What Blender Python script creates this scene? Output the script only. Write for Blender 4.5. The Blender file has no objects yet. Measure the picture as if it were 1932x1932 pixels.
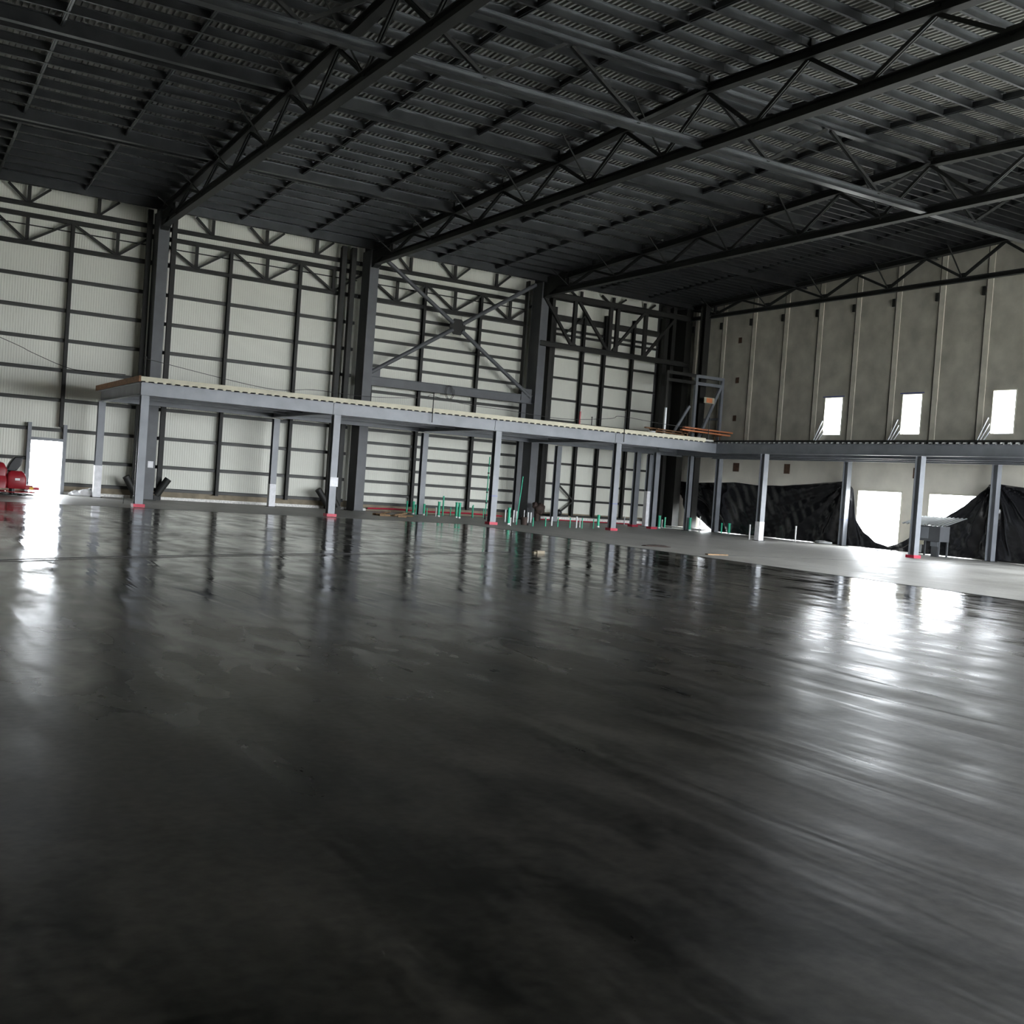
import bpy, math, random
from mathutils import Vector, Matrix

C = bpy.context.scene.collection
random.seed(7)
PI = math.pi

# ------------------------------------------------------------------ camera
FPX = 2042.37
yaw, pit, rol = .542337, .0227805, -.0707091
cy, sy = math.cos(yaw), math.sin(yaw)
fwd = Vector((sy * math.cos(pit), cy * math.cos(pit), -math.sin(pit)))
r0 = Vector((cy, -sy, 0)); d0 = fwd.cross(r0)
rgt = r0 * math.cos(rol) + d0 * math.sin(rol)
dwn = -r0 * math.sin(rol) + d0 * math.cos(rol)
cam_data = bpy.data.cameras.new('camera'); cam = bpy.data.objects.new('camera', cam_data); C.objects.link(cam)
cam_data.sensor_width = 36; cam_data.lens = FPX / 1932 * 36; cam_data.clip_end = 500; cam_data.clip_start = .05
M = Matrix((rgt, -dwn, -fwd)).transposed().to_4x4(); M.translation = Vector((0, 0, 1.6))
cam.matrix_world = M
bpy.context.scene.camera = cam

# ------------------------------------------------------------------ world, daylight, exposure
S = bpy.context.scene
S.view_settings.view_transform = 'Standard'; S.view_settings.look = 'None'
S.view_settings.gamma = 1; S.view_settings.use_curve_mapping = False
S.view_settings.exposure = 0.0
W = bpy.data.worlds.new('sky'); S.world = W; W.use_nodes = True
bg = W.node_tree.nodes['Background']
bg.inputs[0].default_value = (.90, .95, 1.0, 1); bg.inputs[1].default_value = 34
S.cycles.max_bounces = 7; S.cycles.diffuse_bounces = 5; S.cycles.glossy_bounces = 4
S.cycles.sample_clamp_indirect = 12; S.cycles.caustics_reflective = True
S.cycles.blur_glossy = 1.0

XR, YW, XL, YS = 39.2, 47.8, -9.0, -1.5      # inner faces of the four walls
TX = [.8, 10.2, 19.65, 29.05, 38.45]          # truss lines
# openings in the right wall: (y0, y1, z0, z1)
WIN = [(35.8, 36.85, 5.15, 6.9), (31.35, 32.35, 5.15, 6.9), (26.87, 27.88, 5.15, 6.9)] + \
      [(22.35, 23.4, 5.15, 6.9)]
DOOR_R = [(32.03, 34.44, 0, 2.58), (28.28, 30.57, 0, 2.58), (42.0, 45.35, 0, 2.4), (37.0, 39.6, 0, 2.4),
          (23.2, 25.4, 0, 2.58)]
BAY = [(-.8, 6.2, 0, 5.2), (7.2, 13.6, 0, 5.2), (14.6, 21.0, 0, 5.2)]
FRONT = [(17, 26.5, 0, 6.0), (28, 38.2, 0, 6.0)]  # unseen openings behind the camera, added to brighten the right wall

def portal(name, loc, sx, sz, rot):
    l = bpy.data.lights.new(name, 'AREA'); l.shape = 'RECTANGLE'; l.size = sx; l.size_y = sz
    l.cycles.is_portal = True
    o = bpy.data.objects.new(name, l); o.location = loc; o.rotation_euler = rot; C.objects.link(o)
for k, (a, b, z0, z1) in enumerate(WIN + DOOR_R + BAY):
    portal('daylight_portal', (XR + .22, (a + b) / 2, (z0 + z1) / 2), z1 - z0, b - a, (0, PI / 2, 0))
for (a, b, z0, z1) in FRONT: portal('daylight_portal', ((a + b) / 2, YS - .22, (z0 + z1) / 2), b - a, z1 - z0, (PI / 2, 0, 0))
portal('daylight_portal', (6.4, YW + .22, 1.08), 1.2, 2.15, (-PI / 2, 0, 0))

# ------------------------------------------------------------------ materials
def nt(m):
    m.use_nodes = True
    return m.node_tree.nodes, m.node_tree.links, m.node_tree.nodes['Principled BSDF']

def mat(name, col, rough=.6, metal=0., noise=.12, scale=6., bump=0., spec=.5, stretch=(1, 1, 1), col2=None):
    m = bpy.data.materials.new(name); N, L, P = nt(m)
    P.inputs['Roughness'].default_value = rough; P.inputs['Metallic'].default_value = metal
    P.inputs['Specular IOR Level'].default_value = spec
    tc = N.new('ShaderNodeTexCoord'); mp = N.new('ShaderNodeMapping'); mp.inputs['Scale'].default_value = stretch
    g = N.new('ShaderNodeNewGeometry'); L.new(g.outputs['Position'], mp.inputs[0])
    nz = N.new('ShaderNodeTexNoise'); nz.inputs['Scale'].default_value = scale; nz.inputs['Detail'].default_value = 5
    L.new(mp.outputs[0], nz.inputs['Vector'])
    cr = N.new('ShaderNodeValToRGB'); cr.color_ramp.elements[0].position = .3; cr.color_ramp.elements[1].position = .7
    a = [c * (1 - noise) for c in col]; b = [min(1, c * (1 + noise)) for c in (col2 or col)]
    cr.color_ramp.elements[0].color = (*a, 1); cr.color_ramp.elements[1].color = (*b, 1)
    L.new(nz.outputs[0], cr.inputs[0]); L.new(cr.outputs[0], P.inputs['Base Color'])
    if bump:
        bp = N.new('ShaderNodeBump'); bp.inputs['Strength'].default_value = bump; bp.inputs['Distance'].default_value = .02
        L.new(nz.outputs[0], bp.inputs['Height']); L.new(bp.outputs[0], P.inputs['Normal'])
    return m

def sheet_mat(name, col, pitch, axis):
    """painted sheet with fine pressed ribs and faint dirt"""
    m = mat(name, col, .55, 0, .05, .35, 0, .4)
    N, L = m.node_tree.nodes, m.node_tree.links; P = N['Principled BSDF']
    g = N.new('ShaderNodeNewGeometry'); sp = N.new('ShaderNodeSeparateXYZ'); L.new(g.outputs['Position'], sp.inputs[0])
    mu = N.new('ShaderNodeMath'); mu.operation = 'MULTIPLY'; mu.inputs[1].default_value = 2 * PI / pitch
    L.new(sp.outputs[axis], mu.inputs[0])
    sn = N.new('ShaderNodeMath'); sn.operation = 'SINE'; L.new(mu.outputs[0], sn.inputs[0])
    bp = N.new('ShaderNodeBump'); bp.inputs['Strength'].default_value = .5; bp.inputs['Distance'].default_value = .006
    L.new(sn.outputs[0], bp.inputs['Height']); L.new(bp.outputs[0], P.inputs['Normal'])
    return m

STEEL = mat('primed_dark_steel', (.022, .022, .020), .55, 0, .15, 3, 0, .3)
STEELB = mat('primed_column_steel', (.10, .104, .112), .5, 0, .12, 2, 0, .4)
GIRT = mat('galvanised_rail', (.036, .036, .033), .5, .2, .15, 3)
ROOFST = mat('roof_truss_steel', (.020, .021, .020), .5, 0, .15, 2, 0, .35)
PURL = mat('galvanised_purlin', (.095, .10, .104), .34, .85, .2, 1.5)
DECK = mat('galvanised_roof_deck', (.25, .25, .23), .45, .3, .12, 2)
MEZZ = mat('grey_painted_steel', (.20, .212, .235), .42, 0, .14, 1.6, 0, .5)
MEZZD = mat('mezzanine_deck_zinc', (.30, .31, .32), .4, .4, .12, 2)
FLASH = mat('beige_deck_edging', (.50, .47, .36), .6, 0, .1, 3)
TIMBER = mat('brown_timber', (.23, .12, .06), .8, 0, .3, 8)
WOOD = mat('pale_offcut_wood', (.20, .125, .065), .85, 0, .4, 12)
ORANGE = mat('orange_scaffold_board', (.75, .27, .12), .7, 0, .15, 4)
WHITEW = sheet_mat('white_wall_panel', (.74, .74, .665), .1, 0)
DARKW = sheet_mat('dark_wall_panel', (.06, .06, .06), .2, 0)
CURB = mat('brown_concrete_upstand', (.26, .22, .16), .9, 0, .25, 3, .2)
STRIP = mat('white_base_strip', (.8, .78, .75), .8, 0, .25, 14)
CONC = mat('grey_precast_concrete', (.52, .50, .43), .9, 0, .2, 1.1, .25, .3)
CONCL = mat('pale_precast_concrete', (.72, .69, .61), .9, 0, .12, .8, .2, .3)
JOINT = mat('pale_joint_mortar', (.70, .67, .57), .9, 0, .12, 2, .2, .3)
GROOVE = mat('dark_groove', (.04, .038, .034), .9)
RUST = mat('rusty_pocket', (.09, .05, .03), .9, 0, .4, 6)
RED = mat('red_paint', (.27, .012, .02), .4, 0, .2, 5)
REDT = mat('red_plastic_tape', (.45, .02, .05), .5, 0, .15, 5)
BLACK = mat('black_plastic', (.012, .012, .013), .45)
GREEN = mat('green_pvc', (.02, .42, .24), .4, 0, .12, 4)
WHITEP = mat('white_pvc', (.72, .72, .72), .4, 0, .08, 4)
PAPER = mat('white_paper', (.82, .82, .85), .7)
BLUE = mat('blue_marking', (.08, .1, .4), .7)
YEL = mat('yellow_label', (.75, .42, .05), .6)
CHROME = mat('bright_steel_tube', (.5, .52, .54), .3, .7, .1, 5)
CABLE = mat('dark_cable', (.025, .023, .022), .7)
BROWN = mat('dark_brown_bundle', (.045, .028, .022), .8, 0, .3, 6, .3)
GROUND = mat('pale_outdoor_ground', (.42, .41, .38), .95, 0, .2, .5)
ZINC = mat('zinc_sheet', (.42, .44, .45), .45, .3, .1, 4)
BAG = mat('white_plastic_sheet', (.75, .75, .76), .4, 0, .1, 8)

def tarp_mat():
    m = bpy.data.materials.new('black_polythene'); N, L, P = nt(m)
    P.inputs['Base Color'].default_value = (.012, .012, .014, 1); P.inputs['Roughness'].default_value = .2
    g = N.new('ShaderNodeNewGeometry'); mp = N.new('ShaderNodeMapping'); L.new(g.outputs['Position'], mp.inputs[0])
    nz = N.new('ShaderNodeTexNoise'); nz.inputs['Scale'].default_value = 1.6; nz.inputs['Detail'].default_value = 4
    L.new(mp.outputs[0], nz.inputs['Vector'])
    bp = N.new('ShaderNodeBump'); bp.inputs['Strength'].default_value = .12; bp.inputs['Distance'].default_value = .06
    L.new(nz.outputs[0], bp.inputs['Height']); L.new(bp.outputs[0], P.inputs['Normal'])
    return m
TARP = tarp_mat()

def floor_mat(name, lo, hi, r_lo, r_hi, wet, near):
    """power trowelled concrete: long passes along Y, cloudy patches"""
    m = bpy.data.materials.new(name); N, L, P = nt(m)
    g = N.new('ShaderNodeNewGeometry')
    def noise(scale, stretch, detail=5, dist=0., rz=0.):
        mp = N.new('ShaderNodeMapping'); mp.inputs['Scale'].default_value = stretch; mp.inputs['Rotation'].default_value = (0, 0, rz)
        L.new(g.outputs['Position'], mp.inputs[0])
        n = N.new('ShaderNodeTexNoise'); n.inputs['Scale'].default_value = scale; n.inputs['Detail'].default_value = detail
        n.inputs['Distortion'].default_value = dist; L.new(mp.outputs[0], n.inputs['Vector']); return n.outputs[0]
    cloud = noise(.5, (1, .6, 1), 7, .4)
    streak = noise(1.0, (1.15, .10, 1), 5, .5, .04)
    fine = noise(14, (1, 1, 1), 9)
    def math_(op, a, b):
        q = N.new('ShaderNodeMath'); q.operation = op
        for i, v in enumerate((a, b)):
            if isinstance(v, (int, float)): q.inputs[i].default_value = v
            else: L.new(v, q.inputs[i])
        return q.outputs[0]
    mix = math_('ADD', math_('MULTIPLY', cloud, .5), math_('MULTIPLY', streak, .5))
    mid = noise(2.2, (1, .55, 1), 7, .5)
    mix2 = math_('ADD', math_('ADD', math_('MULTIPLY', mix, .45), math_('MULTIPLY', mid, .33)), math_('MULTIPLY', fine, .22))
    cr = N.new('ShaderNodeValToRGB'); L.new(mix2, cr.inputs[0])
    cr.color_ramp.elements[0].position = .43; cr.color_ramp.elements[0].color = (*lo, 1)
    cr.color_ramp.elements[1].position = .59; cr.color_ramp.elements[1].color = (*hi, 1)
    L.new(cr.outputs[0], P.inputs['Base Color'])
    streak2 = noise(1.0, (2.0, .4, 1), 5, .3, .05)
    mr = N.new('ShaderNodeMapRange'); L.new(math_('ADD', math_('MULTIPLY', mix, .6), math_('MULTIPLY', streak2, .4)), mr.inputs[0])
    mr.inputs[1].default_value = .38; mr.inputs[2].default_value = .62; mr.inputs[3].default_value = r_lo; mr.inputs[4].default_value = r_hi
    sp = N.new('ShaderNodeSeparateXYZ'); L.new(g.outputs['Position'], sp.inputs[0])
    dull = N.new('ShaderNodeMapRange'); L.new(math_('ADD', sp.outputs[1], math_('MULTIPLY', cloud, 6.0)), dull.inputs[0])
    dull.inputs[1].default_value = 17; dull.inputs[2].default_value = 8; dull.inputs[3].default_value = 0; dull.inputs[4].default_value = near
    L.new(math_('ADD', math_('ADD', mr.outputs[0], dull.outputs[0]), math_('MULTIPLY', math_('SUBTRACT', mid, .5), .35)), P.inputs['Roughness'])
    wave = math_('ADD', noise(1.0, (1.5, .16, 1), 3, .9, .03), math_('MULTIPLY', noise(.9, (1, .7, 1), 5, .3), .35))
    bp = N.new('ShaderNodeBump'); bp.inputs['Strength'].default_value = wet; bp.inputs['Distance'].default_value = .015
    L.new(wave, bp.inputs['Height'])
    b2 = N.new('ShaderNodeBump'); b2.inputs['Strength'].default_value = .12; b2.inputs['Distance'].default_value = .006
    L.new(fine, b2.inputs['Height']); L.new(bp.outputs[0], b2.inputs['Normal'])
    L.new(b2.outputs[0], P.inputs['Normal'])
    P.inputs['Specular IOR Level'].default_value = .48
    return m
POLISH = floor_mat('polished_dark_concrete', (.006, .0055, .004), (.078, .072, .062), .05, .22, .8, .25)
MATTE = floor_mat('matte_grey_concrete', (.34, .33, .305), (.50, .49, .46), .38, .54, .15, 0.)

# ------------------------------------------------------------------ mesh helpers
class MB:
    def __init__(s): s.v = []; s.f = []
    def quadbox(s, c8):
        n = len(s.v); s.v += [Vector(p) for p in c8]
        for q in ((0, 3, 2, 1), (4, 5, 6, 7), (0, 1, 5, 4), (1, 2, 6, 5), (2, 3, 7, 6), (3, 0, 4, 7)): s.f.append(tuple(n + i for i in q))
        return s
    def box(s, x0, x1, y0, y1, z0, z1):
        return s.quadbox([(x0, y0, z0), (x1, y0, z0), (x1, y1, z0), (x0, y1, z0), (x0, y0, z1), (x1, y0, z1), (x1, y1, z1), (x0, y1, z1)])
    def frame(s, p0, p1, up=(0, 0, 1)):
        p0, p1 = Vector(p0), Vector(p1); d = (p1 - p0).normalized(); u = Vector(up)
        if abs(d.dot(u)) > .97: u = Vector((0, 1, 0)) if abs(d.y) < .9 else Vector((1, 0, 0))
        a = d.cross(u).normalized(); b = a.cross(d).normalized()
        return p0, p1, a, b
    def bar(s, p0, p1, w, h, up=(0, 0, 1), oa=0, ob=0):
        p0, p1, a, b = s.frame(p0, p1, up)
        o = a * oa + b * ob; q = [(-w / 2, -h / 2), (w / 2, -h / 2), (w / 2, h / 2), (-w / 2, h / 2)]
        return s.quadbox([p0 + o + a * x + b * y for x, y in q] + [p1 + o + a * x + b * y for x, y in q])
    def ibeam(s, p0, p1, w, h, t=.02, tw=.014, up=(0, 0, 1)):
        s.bar(p0, p1, w, t, up, 0, h / 2 - t / 2); s.bar(p0, p1, w, t, up, 0, -h / 2 + t / 2); s.bar(p0, p1, tw, h - 2 * t, up)
        return s
    def tube(s, p0, p1, r, n=12, r1=None, cap=True):
        p0, p1, a, b = s.frame(p0, p1); r1 = r if r1 is None else r1; k = len(s.v)
        for j in range(n):
            t = 2 * PI * j / n; s.v.append(p0 + a * math.cos(t) * r + b * math.sin(t) * r)
        for j in range(n):
            t = 2 * PI * j / n; s.v.append(p1 + a * math.cos(t) * r1 + b * math.sin(t) * r1)
        for j in range(n): s.f.append((k + j, k + (j + 1) % n, k + n + (j + 1) % n, k + n + j))
        if cap: s.f.append(tuple(k + n - 1 - j for j in range(n))); s.f.append(tuple(k + n + j for j in range(n)))
        return s
    def path(s, pts, r, n=8):
        pts = [Vector(p) for p in pts]; k = len(s.v); m = len(pts); a = None
        for i, p in enumerate(pts):
            d = (pts[min(i + 1, m - 1)] - pts[max(i - 1, 0)]).normalized()
            if a is None: a = d.cross(Vector((0, 0, 1)) if abs(d.z) < .95 else Vector((1, 0, 0))).normalized()
            b = a.cross(d).normalized(); a = d.cross(b).normalized() * -1 if False else (b.cross(d) * -1).normalized()
            for j in range(n):
                t = 2 * PI * j / n; s.v.append(p + a * math.cos(t) * r + b * math.sin(t) * r)
        for i in range(m - 1):
            for j in range(n):
                s.f.append((k + i * n + j, k + i * n + (j + 1) % n, k + (i + 1) * n + (j + 1) % n, k + (i + 1) * n + j))
        s.f.append(tuple(k + n - 1 - j for j in range(n))); s.f.append(tuple(k + (m - 1) * n + j for j in range(n)))
        return s
    def prism(s, prof, y0, y1, M3=None):
        """profile in (a, c) extruded along b"""
        k = len(s.v); n = len(prof)
        for y in (y0, y1):
            for a, c in prof:
                p = Vector((a, y, c)); s.v.append(M3 @ p if M3 else p)
        for j in range(n): s.f.append((k + j, k + (j + 1) % n, k + n + (j + 1) % n, k + n + j))
        s.f.append(tuple(k + n - 1 - j for j in range(n))); s.f.append(tuple(k + n + j for j in range(n)))
        return s
    def lump(s, c, r, seed=0, nu=14, nv=9, amp=.25, flat=None):
        R = random.Random(seed); ph = [R.uniform(0, 6.28) for _ in range(6)]; k = len(s.v)
        for i in range(nv + 1):
            th = PI * i / nv
            for j in range(nu):
                f = 2 * PI * j / nu
                w = 1 + amp * (math.sin(3 * f + ph[0] + 2 * th) * .5 + math.sin(5 * th + ph[1] + f) * .3 + math.sin(7 * f + ph[2]) * math.sin(4 * th + ph[3]) * .4)
                z = c[2] + r[2] * math.cos(th) * w
                if flat is not None: z = max(z, flat)
                s.v.append(Vector((c[0] + r[0] * math.sin(th) * math.cos(f) * w, c[1] + r[1] * math.sin(th) * math.sin(f) * w, z)))
        for i in range(nv):
            for j in range(nu): s.f.append((k + i * nu + j, k + (i + 1) * nu + j, k + (i + 1) * nu + (j + 1) % nu, k + i * nu + (j + 1) % nu))
        return s
    def build(s, name, m, parent=None, smooth=False, origin=None):
        if parent is not None: og = Vector(parent['_o'])
        elif origin is not None: og = Vector(origin)
        else:
            xs = [p.x for p in s.v]; ys = [p.y for p in s.v]; zs = [p.z for p in s.v]
            og = Vector(((min(xs) + max(xs)) / 2, (min(ys) + max(ys)) / 2, min(zs)))
        me = bpy.data.meshes.new(name); me.from_pydata([p - og for p in s.v], [], s.f); me.materials.append(m)
        me.validate(); me.update()
        if smooth:
            for p in me.polygons: p.use_smooth = True
            try: me.set_sharp_from_angle(angle=math.radians(40))
            except Exception: pass
        o = bpy.data.objects.new(name, me); C.objects.link(o)
        if parent is not None: o.parent = parent; o['_o'] = tuple(og)
        else: o.location = og; o['_o'] = tuple(og)
        return o

def tag(o, label=None, cat=None, group=None, kind=None):
    if label: o['label'] = label
    if cat: o['category'] = cat
    if group: o['group'] = group
    if kind: o['kind'] = kind
    return o
def thing(name, loc, label, cat, group=None):
    o = bpy.data.objects.new(name, None); o.empty_display_size = .2; C.objects.link(o); o.location = loc; o['_o'] = tuple(loc)
    o['kind'] = 'thing'
    return tag(o, label, cat, group)
def solid(name, mb, m, label, cat, group=None, smooth=False):
    return tag(mb.build(name, m, None, smooth), label, cat, group, 'thing')
def struct(name, mb, m, smooth=False): return tag(mb.build(name, m, None, smooth), kind='structure')
ORD = 'zeroth first second third fourth fifth sixth seventh eighth ninth tenth eleventh twelfth thirteenth fourteenth fifteenth sixteenth seventeenth eighteenth nineteenth twentieth'.split() + \
      ['twenty-' + w for w in 'first second third fourth fifth sixth seventh eighth ninth'.split()] + ['thirtieth'] + ['thirty-' + w for w in 'first second third fourth fifth sixth seventh eighth ninth'.split()]

# ------------------------------------------------------------------ the shell
FXE, FYE = 20.7, 37.9                 # far corner of the polished slab
def grid_plane(mb, x0, x1, y0, y1, z, nx=1, ny=1):
    k = len(mb.v)
    for j in range(ny + 1):
        for i in range(nx + 1): mb.v.append(Vector((x0 + (x1 - x0) * i / nx, y0 + (y1 - y0) * j / ny, z)))
    for j in range(ny):
        for i in range(nx): a = k + j * (nx + 1) + i; mb.f.append((a, a + 1, a + nx + 2, a + nx + 1))
mb = MB(); mb.box(XL - .3, FXE, YS - .3, FYE, -.3, 0); struct('floor', mb, POLISH)
mb = MB(); mb.box(FXE, XR + .3, YS - .3, YW + .3, -.3, .0); mb.box(XL - .3, FXE, FYE, YW + .3, -.3, .0); struct('floor', mb, MATTE)
mb = MB(); mb.box(FXE - .03, FXE + .03, YS, FYE, 0, .004); mb.box(XL, FXE, FYE - .012, FYE + .012, 0, .004); struct('trim_1', mb, GROOVE)
mb = MB(); mb.box(FXE + .03, XR - .6, 24.62, 24.645, 0, .004); struct('trim_2', mb, GROOVE)
mb = MB(); mb.box(-60, 110, -60, 110, -.45, -.31); struct('ground_outside', mb, GROUND)

def holed(mb, axis, c0, c1, a0, a1, z0, z1, holes):
    """a wall slab c0..c1 thick on `axis`, spanning a0..a1 and z0..z1, with rectangular holes"""
    As = sorted({a0, a1, *[h[0] for h in holes], *[h[1] for h in holes]}); Zs = sorted({z0, z1, *[h[2] for h in holes], *[h[3] for h in holes]})
    As = [a for a in As if a0 <= a <= a1]; Zs = [z for z in Zs if z0 <= z <= z1]
    for i in range(len(As) - 1):
        run = None
        for j in range(len(Zs) - 1):
            ca, cz = (As[i] + As[i + 1]) / 2, (Zs[j] + Zs[j + 1]) / 2
            solid_ = not any(h[0] < ca < h[1] and h[2] < cz < h[3] for h in holes)
            if solid_:
                if run is None: run = Zs[j]
            if run is not None and (not solid_ or j == len(Zs) - 2):
                top = Zs[j] if not solid_ else Zs[j + 1]
                if axis == 'x': mb.box(c0, c1, As[i], As[i + 1], run, top)
                else: mb.box(As[i], As[i + 1], c0, c1, run, top)
                run = None
    return mb
DOOR_B = (5.8, 7.0, 0.0, 2.15)
ZT = 14.2
mb = MB(); holed(mb, 'y', YW, YW + .12, XL, 37.35, .42, ZT, [DOOR_B]); struct('wall_back', mb, WHITEW)
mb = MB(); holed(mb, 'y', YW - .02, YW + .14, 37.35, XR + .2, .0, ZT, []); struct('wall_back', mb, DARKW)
mb = MB(); mb.box(XL, 5.74, YW - .06, YW + .14, 0, .42); mb.box(7.06, 37.35, YW - .06, YW + .14, 0, .42); struct('baseboard_back', mb, CURB)
mb = MB(); mb.box(7.1, 20.6, YW - .16, YW - .06, 0, .12); mb.box(29.9, 37.3, YW - .16, YW - .06, .08, .22); mb.box(38.2, XR - .35, 43.9, 46.9, 0, .1); struct('trim_3', mb, STRIP)  # plain white strips along the foot of the walls
allR = WIN + DOOR_R + BAY
mb = MB(); holed(mb, 'x', XR, XR + .2, YS, YW + .12, 4.3, ZT, allR); struct('wall_right', mb, CONC)
mb = MB(); holed(mb, 'x', XR, XR + .2, YS, YW + .12, 0, 4.3, allR); struct('wall_right', mb, CONCL)
mb = MB(); mb.box(XL - .2, XL, YS, YW + .12, 0, ZT); struct('wall_left', mb, CONC)
mb = MB(); holed(mb, 'y', YS - .2, YS, XL, XR + .2, 0, ZT, FRONT); struct('wall_front', mb, CONC)
for k, (a, b, z0, z1) in enumerate(WIN[:3]):
    mb = MB(); t = .03
    e = .006
    for q in ((a - t, a + e, z0 - t, z1 + t), (b - e, b + t, z0 - t, z1 + t)): mb.box(XR - .02, XR + .206, *q)
    mb.box(XR - .02, XR + .206, a + e, b - e, z0 - t, z0 + e); mb.box(XR - .02, XR + .206, a + e, b - e, z1 - e, z1 + t)
    w = struct('window_%d' % (k + 1), mb, JOINT)
    if k < 2:
        m2 = MB(); m2.box(XR - .026, XR - .02, a - .12, b + .15, z1 + .03, z1 + .07); o = m2.build('marking', BLUE, w)
for k, (a, b, z0, z1) in enumerate(DOOR_R[:2]):
    mb = MB(); t = .05
    e = .006
    mb.box(XR - .012, XR + .206, a - t, a + e, 0, z1 + t); mb.box(XR - .012, XR + .206, b - e, b + t, 0, z1 + t); mb.box(XR - .012, XR + .206, a + e, b - e, z1 - e, z1 + t)
    struct('door_%d' % (k + 1), mb, JOINT)
# vertical joint strips of the precast panels
n_t = 4
for k in range(-1, 12):
    y = 46.75 - 2.275 * k - 2.275
    if y > 47.2: continue
    mb = MB(); mb.box(XR - .03, XR, y - .27, y, 4.32, 13.2)
    q = [h for h in WIN if h[0] < y and h[1] > y - .27]
    t = struct('trim_%d' % n_t, mb, JOINT); n_t += 1
    m2 = MB(); m2.box(XR - .034, XR, y, y + .035, 4.4, 13.1); m2.build('joint_groove', GROOVE, t)
    m3 = MB(); m3.box(XR - .12, XR - .0, y + .0, y + .16, 10.85, 11.2); m3.build('wall_bracket', STEEL, t)
for (a, b, z0, z1) in ((42.45, 42.9, 3.25, 3.7), (38.83, 39.22, 3.23, 3.71), (31.12, 31.5, 3.22, 3.68)):
    solid('wall_pocket', MB().box(XR - .015, XR, a, b, z0, z1), RUST,
          {42.45: 'rusty square pocket in the pale wall above the farthest black sheeting', 38.83: 'rusty square pocket above the middle of the black sheeting', 31.12: 'grey square pocket in the wall between the two bright doorways'}[a], 'wall pocket', 'square pockets in the pale wall')
for i, z in enumerate((5.9, 7.9, 10.0)):
    solid('anchor_plate', MB().box(XR - .015, XR, 42.95, 43.2, z, z + .3), RUST,
          'small dark plate on the grey concrete wall beside the stair frame, ' + ['lowest', 'middle', 'topmost'][i] + ' of three', 'anchor plate', 'small dark plates on the concrete wall')

# roof: two slopes, trapezoid deck with ribs running up the slope
RIDGE, ZR, SL = 23.6, 13.15, .045      # top of truss top chord at the ridge, slope
def ztop(y): return ZR - SL * abs(y - RIDGE)
PH = .24                               # purlin depth
def deck_z(y): return ztop(y) + PH
mb = MB(); pitch = .16; prof = [(0, 0), (.06, 0), (.075, .06), (.145, .06)]
xs = []; x = XL - .2
while x < XR + .2:
    for dx, dz in prof: xs.append((x + dx, dz))
    x += pitch
rows = [YS - .2, RIDGE, YW + .15]
for y in rows:
    for xx, dz in xs: mb.v.append(Vector((xx, y, deck_z(y) + dz)))
n = len(xs)
for j in range(2):
    for i in range(n - 1): mb.f.append((j * n + i, j * n + i + 1, (j + 1) * n + i + 1, (j + 1) * n + i))
k = len(mb.v)                          # weather sheet above
for y in rows:
    for xx in (XL - .3, XR + .3): mb.v.append(Vector((xx, y, deck_z(y) + .14)))
for j in range(2): mb.f.append((k + 2 * j, k + 2 * j + 1, k + 2 * j + 3, k + 2 * j + 2))
struct('ceiling', mb, DECK)

# ------------------------------------------------------------------ roof steelwork
ZB = 11.3                              # underside of bottom chords
PS = 3.755                             # panel length along a truss
tops = [RIDGE + PS * k for k in range(-5, 7)]
bots = [RIDGE + PS * (k + .5) for k in range(-6, 6)]
Y0T, Y1T = .8, 46.2
where = {1: 'first tall column from the left', 2: 'second tall column from the left', 3: 'third tall column from the left'}
def diag(p0, p1, w=.1, up=(1, 0, 0)):
    """two angles back to back with a gap"""
    m = MB(); m.bar(p0, p1, w, .035, up, 0, .035); m.bar(p0, p1, w, .035, up, 0, -.035); return m
for i in (1, 2, 3, 4):
    x = TX[i]
    lab = ('dark steel roof truss whose end rests on the ' + where[i]) if i < 4 else 'dark steel truss running along the top of the grey concrete wall'
    t = thing('roof_truss', (x, Y1T, ZB), lab, 'roof truss', 'main roof trusses')
    ch_ = .28 if i < 4 else .19
    MB().ibeam((x, Y0T, ZB + .14), (x, Y1T, ZB + .14), ch_, ch_, .03, .02).build('bottom_chord', ROOFST, t)
    m = MB()
    for a, b in ((Y0T, RIDGE), (RIDGE, Y1T)): m.ibeam((x, a, ztop(a) - .13), (x, b, ztop(b) - .13), .28, .26, .025, .02)
    m.build('top_chord', ROOFST, t)
    for k, yb in enumerate(bots):
        for yt in (yb - PS / 2, yb + PS / 2):
            yt = min(max(yt, Y0T), Y1T)
            diag((x, yb, ZB + .25), (x, yt, ztop(yt) - .24)).build('diagonal', ROOFST, t)
        MB().box(x - .012, x + .012, yb - .15, yb + .15, ZB + .2, ZB + .42).build('gusset_plate', ROOFST, t)
    MB().bar((x, 44.35, ZB + .27), (x, 44.35, ztop(44.35) - .25), .12, .12).build('end_post', ROOFST, t)
    # slim braces from the bottom chord up to the purlins
    for k, yb in enumerate(bots):
        if yb > 24:
            MB().bar((x, yb, ZB + .2), (x - 1.15, yb + .1, deck_z(yb) - .15), .04, .04).build('fly_brace', ROOFST, t)
    for yt in tops:
        if 14 < yt < 46 and i < 4:
            MB().bar((x, yt, ztop(yt) - .1), (x, yt, deck_z(yt) - .02), .14, .14).build('purlin_seat', ROOFST, t)

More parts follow.
